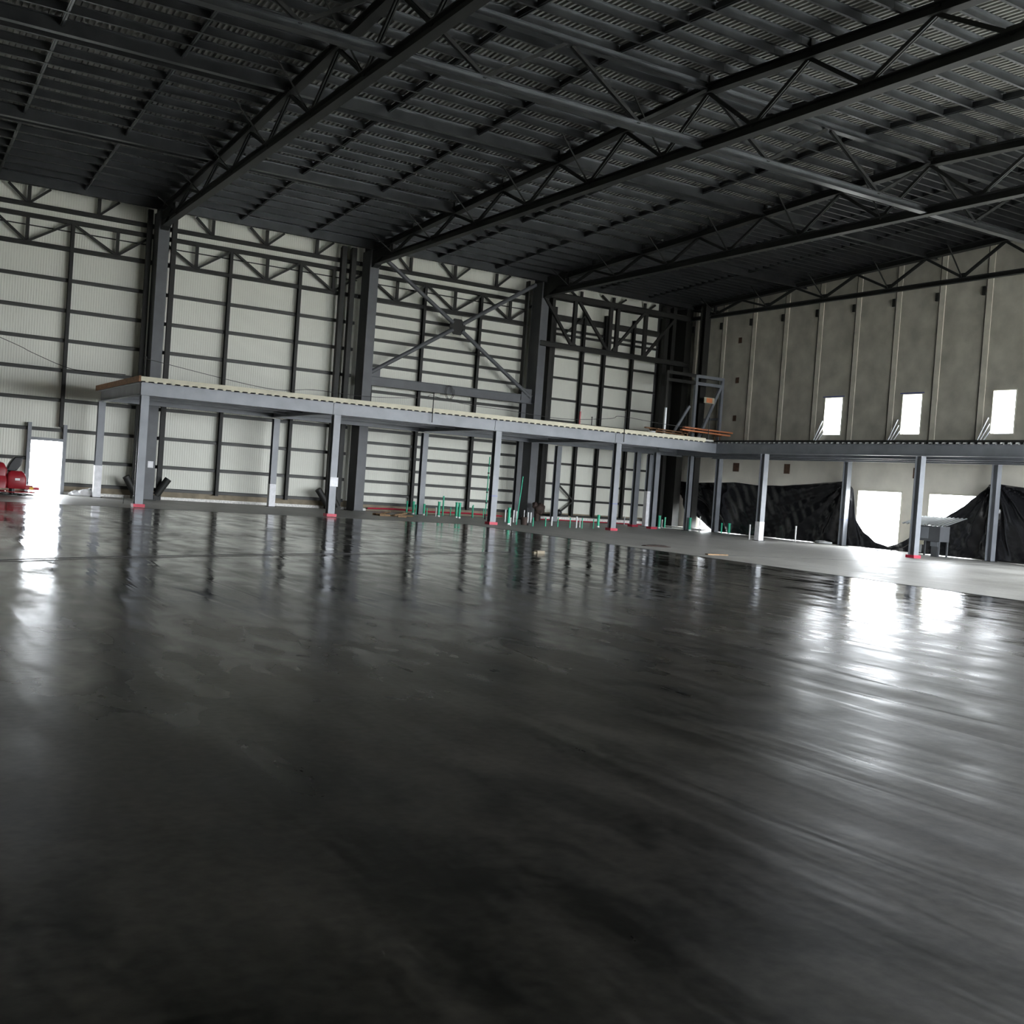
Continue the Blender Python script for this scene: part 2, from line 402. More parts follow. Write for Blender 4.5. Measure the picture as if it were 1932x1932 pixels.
# ridge truss spanning between the main trusses
t = thing('ridge_truss', (24, RIDGE, ZB), 'long dark lattice girder crossing the roof trusses under the ridge', 'roof truss')
for a in range(4):
    MB().ibeam((TX[a] + .16, RIDGE, ZB + .15), (TX[a + 1] - .16, RIDGE, ZB + .15), .26, .22, .025, .016).build('bottom_chord', PURL, t)
    MB().ibeam((TX[a] + .16, RIDGE, ZR - .08), (TX[a + 1] - .16, RIDGE, ZR - .08), .22, .2, .02, .016).build('top_chord', PURL, t)
    w = TX[a + 1] - TX[a]
    for q in (.25, .75):
        xb = TX[a] + w * q
        for xt in (xb - w * .24, xb + w * .24):
            diag((xb, RIDGE, ZB + .25), (xt, RIDGE, ZR - .18), .09, (0, 1, 0)).build('diagonal', ROOFST, t)

# purlins: one long galvanised channel each, short blocking pieces between neighbours
def c_channel(m, p0, p1, w, h, tk=.012):
    m.bar(p0, p1, tk, h, (0, 0, 1), 0, 0); m.bar(p0, p1, w, tk, (0, 0, 1), w / 2, h / 2); m.bar(p0, p1, w, tk, (0, 0, 1), w / 2, -h / 2); return m
SP = PS / 4
ties = [RIDGE + 2 * PS * k for k in (1, 2, 3)]
def make_purlin(sgn):
    m = MB(); c_channel(m, (XL, 0, PH / 2), (XR - .02, 0, PH / 2), .08, PH - .01)
    for a in range(5):
        if a < len(TX): m.box(TX[a] - .35, TX[a] + .35, -.012, .0, .01, PH - .02)
    o = tag(m.build('roof_purlin', PURL, None, origin=(0, 0, 0)), kind='thing', cat='purlin')
    for a in range(4):
        for q in (1 / 3, 2 / 3):
            xb = TX[a] + (TX[a + 1] - TX[a]) * q
            b = MB(); b.bar((xb, .02, .1), (xb, SP - .02, .1 - sgn * SL * SP), .02, .2); b.bar((xb, .02, .03), (xb, SP - .02, .03 - sgn * SL * SP), .1, .012)
            b.build('blocking', PURL, o)
    return o
protoN, protoS = make_purlin(1), make_purlin(-1)
usedN = usedS = False; cnt = 0
for k in range(24, -13, -1):
    y = RIDGE + SP * k
    if any(abs(y - t_) < .1 for t_ in ties) or y > 46.3: continue
    cnt += 1
    src = protoN if k >= 0 else protoS
    first = (k >= 0 and not usedN) or (k < 0 and not usedS)
    if first: o = src
    else:
        o = src.copy(); C.objects.link(o)
        for ch in src.children:
            c = ch.copy(); C.objects.link(c); c.parent = o
    if k >= 0: usedN = True
    else: usedS = True
    o.location = (0, y, ztop(y)); o['category'] = 'purlin'; o['group'] = 'roof purlins under the metal deck'
    o['label'] = 'roof purlin under the ribbed deck, %s out from the white wall' % ORD[cnt]
def make_edge_purlin():
    m = MB(); c_channel(m, (TX[3], 0, PH / 2), (XR - .02, 0, PH / 2), .08, PH - .01)
    o = m.build('edge_purlin', PURL, None, origin=(0, 0, 0)); o['kind'] = 'thing'
    for q in (1 / 3, 2 / 3):
        xb = TX[3] + (TX[4] - TX[3]) * q; b = MB(); b.bar((xb + .1, .02, .1), (xb + .1, SP / 2, .1 - SL * SP / 2), .02, .2); b.build('blocking', PURL, o)
    return o
src = make_edge_purlin(); cnt = 0
for k in range(23, -13, -1):
    y = RIDGE + SP * (k + .5)
    if y > 46.2: continue
    cnt += 1
    if cnt == 1: o = src
    else:
        o = src.copy(); C.objects.link(o)
        for ch in src.children:
            c = ch.copy(); C.objects.link(c); c.parent = o
    o.location = (0, y, ztop(y)); o['category'] = 'purlin'; o['group'] = 'short in-between purlins of the last roof bay'
    o['label'] = 'short extra purlin beside the concrete wall, %s out from the white wall' % ORD[cnt]
for i, y in enumerate(ties):
    m = MB(); m.ibeam((XL, y, ztop(y) + .02), (XR - .02, y, ztop(y) + .02), .2, .4, .02, .014)
    solid('tie_beam', m, PURL, 'deeper steel beam crossing over the roof trusses, ' + ['closest to the ridge girder', 'midway between ridge girder and white wall', 'hard against the white panel wall'][i], 'roof beam', 'deep tie beams under the roof deck')

# eave beam along the white wall
m = MB(); m.ibeam((XL, 46.75, 12.28), (38.3, 46.75, 12.28), .25, .34, .02, .016); solid('eave_beam', m, ROOFST, 'dark steel eave beam along the top of the white panel wall', 'beam')

# ------------------------------------------------------------------ main columns along the white wall
cname = ['', 'first', 'second', 'third', 'fourth']
for i in (1, 2, 3, 4):
    x = TX[i] + (.05 if i < 3 else 0); yf = 46.4
    lab = {1: 'tall grey wall column nearest the open doorway', 2: 'tall grey wall column left of the big X brace', 3: 'tall grey wall column right of the big X brace', 4: 'tall dark column in the far corner against the concrete wall'}[i]
    t = thing('wall_column', (x, yf, 0), lab, 'steel column', 'tall columns along the white wall')
    top = 12.0
    m = MB(); m.box(x - .22, x + .22, yf, yf + .03, 0, top); m.box(x - .22, x + .22, 47.3, 47.33, 0, top); m.box(x - .2, x - .18, yf + .03, 47.3, 0, top); m.box(x + .18, x + .2, yf + .03, 47.3, 0, top)
    m.build('shaft', STEELB if i < 4 else STEEL, t)
    MB().box(x - .32, x + .32, yf - .1, 47.4, 0, .03).build('base_plate', STEEL, t)
    if i == 4: continue
    m = MB(); m.prism([(yf + .9, 11.2), (yf + .9, 12.2), (yf - 1.9, 12.25), (yf - 1.9, 11.85), (yf - .1, 11.2)], x - .15, x + .15, Matrix(((0, 1, 0), (1, 0, 0), (0, 0, 1))))
    m.build('haunch', ROOFST, t)
    if i == 1:
        MB().box(x - .08, x + .14, yf - .006, yf, 1.35, 1.62).build('notice', PAPER, t)
# slim posts beside the columns
posts = [(9.83, .1, 'slim post just left of the first tall column'), (10.85, .1, 'slim post just right of the first tall column'),
         (18.5, .11, 'outer of two slim posts left of the second tall column'), (18.98, .11, 'inner of two slim posts left of the second tall column'),
         (29.62, .09, 'inner of two slim posts right of the third tall column'), (30.05, .09, 'outer of two slim posts right of the third tall column'),
         (37.5, .14, 'slim dark post at the right edge of the white panels'), (38.0, .12, 'slim dark post next to the far corner column')]
for x, w, lab in posts:
    m = MB(); m.box(x - w, x + w, 47.12, 47.3, 0, 12.1); m.box(x - w * .3, x + w * .3, 47.3, 47.6, 0, 12.1)
    solid('wall_post', m, STEEL, 'dark steel ' + lab, 'steel post', 'slim posts beside the tall columns')
for x, lab in ((28.55, 'slim dark post just left of the third tall column'),):
    m = MB(); m.box(x - .04, x + .04, 47.2, 47.5, 6.3, 12.1); solid('wall_post', m, STEEL, lab, 'steel post', 'slim posts beside the tall columns')

# wind posts (mullions) and rails
bays = ['in the panel bay above the red machine', 'between the first and second tall columns', 'in the bay behind the big X brace']
wp = [(3.9, 0, 'left'), (6.9, 0, 'right'), (13.42, 1, 'left'), (16.6, 1, 'right'), (22.92, 2, 'left'), (26.03, 2, 'right')]
for x, b, s_ in wp:
    z0 = 2.75 if x == 6.9 else .3
    m = MB(); m.ibeam((x, 47.58, z0), (x, 47.58, 11.1), .14, .2, .02, .03, (0, 1, 0)); solid('wind_post', m, STEEL, 'dark wind post %s, the %s of two' % (bays[b], s_), 'wind post', 'vertical wind posts on the white wall')
for x, lab in ((30.45, 'first'), (32.32, 'second'), (33.72, 'third'), (35.6, 'fourth')):
    m = MB(); m.ibeam((x, 47.58, .3), (x, 47.58, 11.1), .14, .2, .02, .03, (0, 1, 0)); solid('wind_post', m, STEEL, 'dark wind post right of the third tall column, %s of four' % lab, 'wind post', 'vertical wind posts on the white wall')
def rail(x0, x1, z, lab, h=.14):
    m = MB(); m.box(x0, x1, 47.62, 47.79, z - h / 2, z + h / 2 - .11); m.box(x0, x1, 47.64, 47.66, z - h / 2, z + h / 2); m.box(x0, x1, 47.64, 47.79, z + h / 2 - .02, z + h / 2)
    return solid('wall_rail', m, GIRT, lab, 'wall rail', 'horizontal rails on the white wall')
z8 = [.42, 1.40, 2.62, 3.85, 5.07, 6.29, 7.51, 8.74]
for k, z in enumerate(z8):
    if z < 2: 
        rail(XL, 5.66, z, 'dark wall rail left of the open doorway, %s one up from the floor' % ORD[k + 1]); rail(7.14, 9.98, z, 'dark wall rail right of the open doorway, %s one up from the floor' % ORD[k + 1])
    else: rail(XL, 9.98, z, 'dark wall rail in the panel bay above the red machine, %s up from the floor' % ORD[k + 1])
    rail(10.45, 19.4, z, 'dark wall rail between the first and second tall columns, %s up from the floor' % ORD[k + 1])
z17 = [.36] + [.79 + .61 * k for k in range(16)]
for k, z in enumerate(z17): rail(19.9, 28.8, z, 'dark wall rail in the X-braced bay, %s up from the floor' % ORD[k + 1], .13)
for k, z in enumerate((.3, 1.12, 1.95, 3.02, 4.1, 5.25, 6.37, 7.49, 8.6)):
    rail(29.3, 32.2, z, 'thin dark wall rail just right of the third tall column, %s up from the floor' % ORD[k + 1], .1)
for k, z in enumerate((.3, 1.12, 1.95, 3.02, 4.1, 5.17, 6.25, 7.36, 8.45)):
    rail(32.4, 37.4, z, 'thin dark wall rail in the bay nearest the concrete wall, %s up from the floor' % ORD[k + 1], .1)
rail(29.3, 37.4, 9.76, 'lower of two close dark rails behind the deep lattice girder', .1); rail(29.3, 37.4, 10.02, 'upper of two close dark rails behind the deep lattice girder', .1)
rail(29.3, 37.4, 10.6, 'wide dark rail high behind the deep lattice girder', .3)
# door frame
t = thing('doorway_frame', (6.4, 47.6, 0), 'grey steel frame around the bright open doorway', 'door frame')
for x in (5.73, 7.07): MB().box(x - .07, x + .07, 47.5, 47.9, 0, 2.85).build('jamb', MEZZ, t)
MB().box(5.8, 7.0, 47.5, 47.9, 2.15, 2.27).build('head', MEZZ, t)

# lattice wind girders at the top of the wall
def wall_girder(x0, x1, zlo, zhi, bots_, tops_, lab, y=47.55, single=False, th=.17):
    t = thing('wind_girder', ((x0 + x1) / 2, y, zlo), lab, 'lattice girder', 'lattice girders at the top of the white wall')
    MB().ibeam((x0, y, zlo), (x1, y, zlo), .16, th, .03, .05).build('bottom_chord', STEEL, t)
    if not single: MB().ibeam((x0, y, zhi), (x1, y, zhi), .16, th, .03, .05).build('top_chord', STEEL, t)
    for xb in bots_:
        MB().bar((xb, y, zlo + .05), (xb, y, zhi - .02), .13, .1).build('upright', STEEL, t)
    for xb, xt in tops_: MB().bar((xb, y, zlo + .05), (xt, y, zhi - .02), .09, .1, (0, 1, 0)).build('diagonal', STEEL, t)
    return t
names3 = ['in the bay above the red machine', 'between the first and second tall columns', 'behind the top of the X brace']
for b in range(3):
    o = [0.9, 10.35, 19.85][b]; e = [9.95, 19.4, 28.8][b]
    ub = [o + 2.2 + dx for dx in (0, 2.4, 4.75)] if b else [2.8, 5.2, 7.85]
    dg = [(ub[0], ub[0] - .75), (ub[1], ub[1] - .78), (ub[1], ub[1] + .78), (ub[2], ub[2] + .78)]
    if b == 0: dg += [(ub[0], ub[0] + .78)]
    wall_girder(o - .4 if b else XL, e, 11.5, 12.25, ub, dg, 'upper dark lattice girder on the white wall ' + names3[b], single=True)
    lb = [o + 1.57, o + 4.7, o + 7.85] if b else [2.2, 5.2, 8.65]
    tp = [o - .05, o + 3.13, o + 6.25, o + 9.3] if b else [.9, 3.9, 6.85, 10.0]
    dg = [(lb[j], tp[j]) for j in range(3)] + [(lb[j], tp[j + 1]) for j in range(3)]
    t = wall_girder(o - .4 if b else XL, e, 9.98, 11.08, lb, dg, 'lower dark lattice girder on the white wall ' + names3[b])
    MB().tube((o, 47.7, 10.72), (e, 47.7, 10.72), .025, 8).build('tie_rod', STEEL, t)
wall_girder(29.3, 37.6, 11.55, 12.15, [29.9, 32.0, 34.1, 36.2], [(32, 31.2), (34.1, 33.3), (34.1, 34.9), (36.2, 36.9)], 'upper dark lattice girder on the white wall nearest the concrete wall', single=True)
# the deep girder standing forward in the last bay
t = thing('deep_lattice_girder', (33.6, 46.4, 8.95), 'deep dark lattice girder between the third tall column and the far corner', 'lattice girder')
MB().ibeam((28.9, 46.35, 8.95), (38.5, 46.35, 8.95), .24, .26, .03, .02).build('bottom_chord', STEEL, t)
MB().ibeam((28.9, 46.35, 11.45), (38.5, 46.35, 11.45), .24, .28, .03, .02).build('top_chord', STEEL, t)
for x in (30.85, 33.1, 33.55, 35.4): MB().bar((x, 46.35, 9.05), (x, 46.35, 11.35), .2, .16).build('upright', STEEL, t)
for a, b in (((28.95, 11.3), (30.75, 9.05)), ((31.05, 11.35), (33.0, 9.1)), ((35.3, 11.35), (33.35, 9.1)), ((37.4, 11.35), (35.5, 9.1))):
    MB().bar((a[0], 46.35, a[1]), (b[0], 46.35, b[1]), .13, .14, (0, 1, 0)).build('diagonal', STEEL, t)
t = thing('small_brace_frame', (31.6, 47.5, 8.9), 'thin K-shaped brace on the white wall behind the deep lattice girder', 'brace')
for a, b in (((32.3, 10.9), (31.0, 9.75)), ((31.0, 9.75), (32.3, 8.9))): MB().bar((a[0], 47.45, a[1]), (b[0], 47.45, b[1]), .08, .08, (0, 1, 0)).build('diagonal', STEEL, t)
t = thing('low_brace_frame', (31.7, 47.5, .3), 'small K-braced steel frame low on the white wall behind the pipes', 'brace')
MB().bar((31.32, 47.5, .3), (31.32, 47.5, 1.95), .13, .1).build('upright', STEEL, t)
for a, b in (((31.35, 1.9), (32.3, 1.15)), ((32.3, 1.05), (31.35, .35))): MB().bar((a[0], 47.5, a[1]), (b[0], 47.5, b[1]), .08, .08, (0, 1, 0)).build('diagonal', STEEL, t)

# the big X brace and the beam under it
t = thing('x_brace', (24.35, 46.75, 6.3), 'large X-shaped tube brace between the second and third tall columns', 'cross brace')
yb = 46.7; cx, cz = 24.33, 9.15
for p in ((19.95, 12.0), (28.6, 11.85), (19.95, 6.45), (28.75, 6.2)):
    d = Vector((p[0] - cx, 0, p[1] - cz)).normalized()
    MB().tube((cx + d.x * .3, yb, cz + d.z * .3), (p[0], yb, p[1]), .1, 14).build('tube_arm', STEELB, t, True)
m = MB(); m.prism([(cx - .42, cz - .12), (cx - .2, cz - .38), (cx + .2, cz - .38), (cx + .42, cz - .12), (cx + .42, cz + .12), (cx + .2, cz + .38), (cx - .2, cz + .38), (cx - .42, cz + .12)], yb - .02, yb + .02); m.build('centre_plate', STEEL, t)
for p in ((20.15, 6.45), (28.5, 6.35)): MB().box(p[0] - .3, p[0] + .3, yb - .015, yb + .015, p[1] - .35, p[1] + .25).build('end_plate', STEELB, t)
m = MB(); m.ibeam((19.9, 46.75, 6.08), (28.85, 46.75, 6.08), .3, .42, .025, .016); solid('brace_beam', m, STEELB, 'grey horizontal beam under the big X brace', 'beam')
m = MB(); m.ibeam((28.35, 46.75, .05), (28.35, 46.75, 5.85), .26, .26, .02, .016, (0, 1, 0)); solid('brace_post', m, STEELB, 'short grey post under the right end of the X brace beam', 'steel post')
m = MB(); m.box(19.98, 20.1, 46.7, 46.8, 4.4, 5.87); solid('brace_post', m, STEEL, 'short dark post under the left end of the X brace beam', 'steel post')

# brace stubs near the column feet
for (x0, z0, x1, z1, lab) in ((9.42, .92, 9.85, .2, 'left of the first tall column'), (11.15, .92, 10.7, .2, 'right of the first tall column'),
                              (17.85, .88, 18.45, .1, 'outer one left of the second tall column'), (18.3, .95, 18.85, .15, 'inner one left of the second tall column')):
    m = MB(); m.tube((x0, 46.85, z0), (x1, 46.9, z1), .15, 12)
    t = thing('brace_stub', (x1, 46.9, 0), 'short dark slanted brace stub, ' + lab, 'brace stub', 'slanted stubs at the column feet')
    m.build('tube', STEEL, t, True); MB().box(min(x1, x1 + .05) - .12, x1 + .16, 46.8, 47.0, 0, max(.12, z1)).build('foot_plate', STEEL, t)

# ------------------------------------------------------------------ mezzanine
ZD = 4.32                              # beam top
def mez_col(x, y, lab, red=False, wrap=None, blue=False, paper=False, w=.27):
    t = thing('platform_column', (x, y, 0), lab, 'steel column', 'columns carrying the steel platform')
    m = MB(); m.ibeam((x, y, 0), (x, y, 3.87), w, w, .022, .014, (0, 1, 0)); m.build('shaft', MEZZ, t)
    m = MB(); m.box(x - w / 2, x + w / 2, y - w / 2 + .02, y - w / 2 + .04, 0, .01)
    if red:
        m = MB(); m.box(x - w * .72, x + w * .72, y - w * .72, y + w * .72, 0, .11); m.build('base_tape', REDT, t)
    else: MB().box(x - w * .75, x + w * .75, y - w * .75, y + w * .75, 0, .02).build('base_plate', STEEL, t)
    if blue: MB().box(x - w / 2 - .002, x + w / 2 + .002, y - w / 2 - .004, y + w / 2, 1.18, 1.2).build('mark', BLUE, t)
    if wrap: MB().box(x - w / 2 - .006, x + w / 2 + .006, y - w / 2 - .006, y + w / 2 + .006, wrap[0], wrap[1]).build('wrap', PAPER, t)
    if paper: MB().box(x - w / 2 + .0, x + w / 2 + .05, y - w / 2 - .012, y - w / 2 - .004, 1.15, 1.5).build('notice', PAPER, t)
    return t
YF, YB2 = 38.9, 46.3
FR = [(8.28, 'first'), (15.36, 'second'), (22.47, 'third'), (28.65, 'fourth')]
for i, (x, o) in enumerate(FR):
    mez_col(x, YF, 'grey column under the long platform front edge, %s from the left' % o, True, None, i >= 2, i == 1)
BK = [(8.2, 'first', (0, 1.3)), (15.5, 'second', (0, 1.0)), (22.8, 'third', None), (30.4, 'fourth', None), (36.35, 'fifth', (0, 1.9))]
for x, o, wr in BK: mez_col(x, YB2, 'rear grey column under the long platform, %s from left' % o, False, wr)
mez_col(34.5, 45.0, 'grey red-based column near the far corner, farther of two', True)
WF = [(43.3, 'farthest of three', True), (35.65, 'middle of three, foot wrapped pale', False), (27.35, 'nearest of three with red base', True)]
XF = 34.4
for y, o, rd in WF: mez_col(XF, y, 'grey column under the open edge of the side platform, ' + o, rd, (0, .85) if y == 35.65 else None)
WB = [(43.25, 'farthest'), (34.6, 'middle'), (27.0, 'nearest')]
XB = 38.55
for y, o in WB: mez_col(XB, y, 'grey column before the black sheeting, %s of three' % o, False, None, y == 34.6)
mez_col(36.9, 43.6, 'slim grey column left of the black sheeting corner', False, None, False, False, .22)
m = MB(); m.ibeam((38.3, 44.9, 0), (38.3, 44.9, 12), .38, .4, .03, .02, (0, 1, 0)); solid('corner_column', m, STEEL, 'thick dark column beside the bright gap in the sheeting', 'steel column')

def beam(p0, p1, lab, h=.44, w=.2, mt=MEZZ, ztop_=ZD, stiff=True):
    t = thing('platform_beam', tuple(p0[:2]) + (ztop_ - h,), lab, 'steel beam', 'beams of the steel platform')
    z = ztop_ - h / 2
    MB().ibeam((p0[0], p0[1], z), (p1[0], p1[1], z), w, h, .02, .014).build('web_and_flanges', mt, t)
    return t
xs_ = [x for x, _ in FR]
pairs = [(xs_[0] - .14, xs_[1] - .15), (xs_[1] - .13, xs_[2] - .15), (xs_[2] - .13, xs_[3] - .15), (xs_[3] - .13, XF)]
for i, (a, b) in enumerate(pairs): beam((a, YF), (b, YF), 'grey front edge beam of the long platform, %s span from the left' % ORD[i + 1])
for i, (x, o) in enumerate(FR): beam((x, YF + .1), (x, YB2 + .3), 'cross beam under the long platform at its %s front column' % o, .4, .18)
for i, (a, b) in enumerate(((8.2, 15.5), (15.5, 22.8), (22.8, 30.4), (30.4, 38.5))): beam((a, YB2), (b, YB2), 'rear beam of the long platform, %s span from the left' % ORD[i + 1], .4, .18)
for i, y in enumerate((40.8, 42.7, 44.6)): beam((8.4, y), (33.8, y), 'long joist beneath the platform deck, %s row back from the front edge' % ORD[i + 1], .3, .14)
WY0 = 19.5
for i, (a, b) in enumerate(((YF, 35.65), (35.65, 27.35), (27.35, WY0))): beam((XF, a), (XF, b), 'dark open-edge beam of the side platform, %s span from the far end' % ORD[i + 1])
for i, y in enumerate((43.3, 39.2, 35.1, 27.2)): beam((XF + .1, y), (XB + .4, y), 'cross beam under the side platform, %s from the far end' % ORD[i + 1], .36, .18)
for i, x in enumerate((35.6, 36.8, 38.0)): beam((x, 43.2), (x, WY0), 'joist along under the side platform, %s from its open edge' % ORD[i + 1], .5, .16)
beam((XB + .15, 43.2), (XB + .15, WY0), 'wall-side beam of the side platform', .4, .18)


def corr(m, a0, a1, b0, b1, z, pitch, hgt, along):
    """trapezoid sheet, flutes running along `along`"""
    a = a0; pts = []
    while a < a1:
        for da, dz in ((0, 0), (.38, 0), (.5, hgt), (.88, hgt)): pts.append((min(a + da * pitch, a1), z + dz))
        a += pitch
    k = len(m.v)
    for b in (b0, b1):
        for (p, q) in pts: m.v.append(Vector((p, b, q) if along == 'y' else (b, p, q)))
    for i in range(len(pts) - 1): m.f.append((k + i, k + i + 1, k + len(pts) + i + 1, k + len(pts) + i))
t = thing('platform_deck', (20, 42, ZD), 'ribbed metal deck with beige edging on the long platform before the white wall', 'platform deck')
m = MB(); corr(m, 8.1, 34.3, YF - .1, 46.9, ZD + .003, .3, .07, 'y'); m.build('deck_sheet', MEZZD, t)
m = MB(); m.box(8.1, 34.3, YF + .1, 46.9, ZD + .08, ZD + .16); m.build('deck_topping', MATTE, t)
m = MB()
m.box(8.1, 33.62, YF - .125, YF - .1, ZD + .045, ZD + .2)
a = 8.1
while a < 33.4: m.prism([(a + .14, ZD + .045), (a + .26, ZD + .045), (a + .245, ZD + .005), (a + .155, ZD + .005)], YF - .125, YF - .1); a += .3
m.build('edge_flashing', FLASH, t)
m = MB(); m.box(8.03, 8.1, YF - .12, 46.9, ZD + .02, ZD + .22); m.build('timber_edging', TIMBER, t)
t2 = beam((8.15, YF + .14), (8.15, 46.3), 'grey end beam at the left end of the long platform', .44, .18)
t = thing('platform_deck', (36.8, 30, ZD), 'dark ribbed metal deck of the side platform along the concrete wall', 'platform deck')
m = MB(); corr(m, WY0, 46.9, XF - .12, XR - .05, ZD + .003, .3, .075, 'x'); m.build('deck_sheet', MEZZD, t)
m = MB(); m.box(XF - .1, XF - .09, WY0, YF - .1, ZD + .078, ZD + .16); m.box(XF, XR - .05, WY0, 46.9, ZD + .085, ZD + .14); m.build('deck_topping', STEEL, t)
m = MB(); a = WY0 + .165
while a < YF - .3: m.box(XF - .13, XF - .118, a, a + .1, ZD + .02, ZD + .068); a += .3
m.build('flute_light_dots', BAG, t)  # white blocks painting in the bright dots of light along the deck flutes

# ------------------------------------------------------------------ things on the platform
ZP = ZD + .16
t = thing('stair_tower_frame', (37.2, 44, ZP), 'grey steel portal frame with a diagonal standing in the far corner of the platform', 'steel frame')
for x in (35.25, 37.2, 39.0): MB().bar((x, 44, ZP), (x, 44, 8.15), .15, .15).build('upright', STEEL if x < 36 else MEZZ, t)  # darker steel paints in the shade on the left upright and crossbars
for z in (8.1, 7.72):
    MB().bar((35.2, 44, z), (37.13, 44, z), .14, .16).build('crossbar', STEEL, t); MB().bar((37.27, 44, z), (39.05, 44, z), .14, .16).build('crossbar', MEZZ, t)
MB().bar((39.0, 44, 7.9), (37.45, 44, ZP), .14, .12, (0, 1, 0)).build('diagonal', MEZZ, t)
MB().bar((36.95, 44.1, 6.5), (35.65, 44.1, ZP), .12, .1, (0, 1, 0)).build('diagonal', MEZZ, t)
MB().bar((39.0, 44, 6.0), (39.0, 45.5, 6.0), .1, .1).build('side_rail', MEZZ, t)
m = MB(); m.bar((34.9, 43.5, ZP), (34.9, 43.5, 6.2), .1, .1); solid('short_post', m, CHROME, 'short bright galvanised post on the platform left of the portal frame', 'post')
for i, (a, b) in enumerate((((35.75, 5.28), (39.0, 5.24)), ((35.6, 5.14), (38.85, 5.09)))):
    m = MB(); m.bar((a[0], 43, a[1]), (b[0], 43, b[1]), .2, .075); solid('scaffold_board', m, ORANGE, '%s of the two long orange boards before the portal frame' % ['upper', 'lower'][i], 'board', 'orange boards on the platform')
for i, (a, b) in enumerate((((33.6, 5.08), (36.3, 5.02)), ((34.3, 4.96), (36.1, 4.9)))):
    m = MB(); m.bar((a[0], 43.4, a[1]), (b[0], 43.4, b[1]), .15, .06); solid('scaffold_board', m, TIMBER, 'shorter dark reddish board left of the orange boards, %s one' % ['upper', 'lower'][i], 'board', 'orange boards on the platform')
for i, x in enumerate((34.0, 36.0, 38.2)):
    m = MB(); m.bar((x, 42.95, ZP), (x, 43.45, ZP), .08, .04); m.bar((x, 42.95, ZP), (x, 43.0, 5.0), .05, .05); m.bar((x, 43.45, ZP), (x, 43.4, 5.0), .05, .05); m.bar((x, 42.85, 5.025), (x, 43.55, 5.025), .06, .05)
    solid('trestle', m, TIMBER, 'low trestle under the orange boards, %s' % ['left one', 'middle one', 'right one'][i], 'trestle', 'trestles under the orange boards')
t = thing('yellow_sign', (37.95, 43.92, 6.75), 'small pale orange board hung inside the portal frame', 'sign board')
MB().box(37.75, 38.45, 43.9, 43.93, 6.75, 7.05).build('board', FLASH, t); MB().box(37.9, 38.3, 43.885, 43.9, 6.78, 7.02).build('panel', ORANGE, t)
for x in (37.85, 38.35): MB().tube((x, 43.92, 7.05), (x, 43.98, 7.65), .008, 6).build('hanger', CABLE, t)
m = MB(); m.tube((33.9, 43.2, ZP), (33.9, 43.2, ZP + .42), .17, 18, .2); t = thing('white_bucket', (33.9, 43.2, ZP), 'white bucket standing on the platform left of the short post', 'bucket')
m.build('tub', WHITEP, t, True); MB().tube((33.9, 43.2, ZP + .4), (33.9, 43.2, ZP + .44), .21, 18).build('rim', WHITEP, t, True)
for i, y in enumerate((37.0, 32.6, 28.1)):
    for k in range(3):
        m = MB(); m.tube((38.85, y + .3 - .1 * k, ZP), (39.12, y - .12 - .07 * k, 5.8 - .25 * k), .03, 8)
        solid('leaning_tube', m, CHROME, 'bright steel tube leaning on the wall left of the %s upper window, %s' % (['farthest', 'middle', 'nearest'][i], ['longest', 'middle one', 'shortest'][k]), 'steel tube', 'steel tubes leaning beside the upper windows', True)

# wires and stanchions
def cable(name, pts, r, lab, sub=6):
    P = []; pts = [Vector(p) for p in pts]
    for i in range(len(pts) - 1):
        p0 = pts[max(i - 1, 0)]; p1 = pts[i]; p2 = pts[i + 1]; p3 = pts[min(i + 2, len(pts) - 1)]
        for j in range(sub):
            u = j / sub
            P.append(.5 * ((2 * p1) + (p2 - p0) * u + (2 * p0 - 5 * p1 + 4 * p2 - p3) * u * u + (3 * p1 - p0 - 3 * p2 + p3) * u ** 3))
    P.append(pts[-1]); m = MB(); m.path(P, r, 6); return solid(name, m, CABLE, lab, 'cable')
cable('hanging_cable', [(-2, 47.3, 8.2), (4.35, 46.5, 6.0), (5.5, 46.4, 5.55), (6.8, 46.3, 5.1), (7.5, 45, 4.95), (8.2, 42, 4.75)], .014, 'thin dark cable sagging down to the left end of the long platform')
cable('safety_line', [(8.2, 39.3, 5.2), (12.6, 39.25, 4.62), (14.5, 39.25, 4.75), (16.6, 39.25, 4.72), (18.9, 39.2, 4.9), (19.35, 39.1, 5.05)], .011, 'thin safety line over the left half of the long platform')
cable('safety_line', [(19.35, 39.1, 5.05), (21, 39.1, 4.85), (22.9, 39.1, 4.8), (25.8, 39.1, 4.7), (28.3, 39.1, 4.95), (28.87, 39.1, 5.1), (31.3, 39.1, 4.98), (33.95, 39.1, 4.95)], .011, 'thin safety line over the right half of the long platform')
for (x, y, z0, z1, lab) in ((6.47, 40.5, 0, 0, ''), (8.3, 39.2, ZP, 5.25, 'at the left end of the long platform'), (19.35, 39.05, 4.1, 5.15, 'above the second span of the long platform'), (28.87, 39.05, 4.1, 5.3, 'above the fourth front column of the platform'), (27.45, 39.3, ZP, 4.95, 'short one left of the fourth front column'), (34.2, 39.3, ZP, 5.55, 'at the corner where the two platforms meet'), (34.0, 43.25, ZP, 5.0, '')):
    if not lab: continue
    yy = YF - .14 if z0 < 4.2 else y
    m = MB(); m.tube((x, yy, z0 if z0 > 4.2 else 3.95), (x, yy, z1), .02, 8); m.bar((x - .05, yy, z1 - .03), (x + .05, yy, z1 - .03), .02, .02)
    solid('stanchion', m, STEEL, 'thin safety line stanchion ' + lab, 'stanchion', 'stanchions on the platform edge')
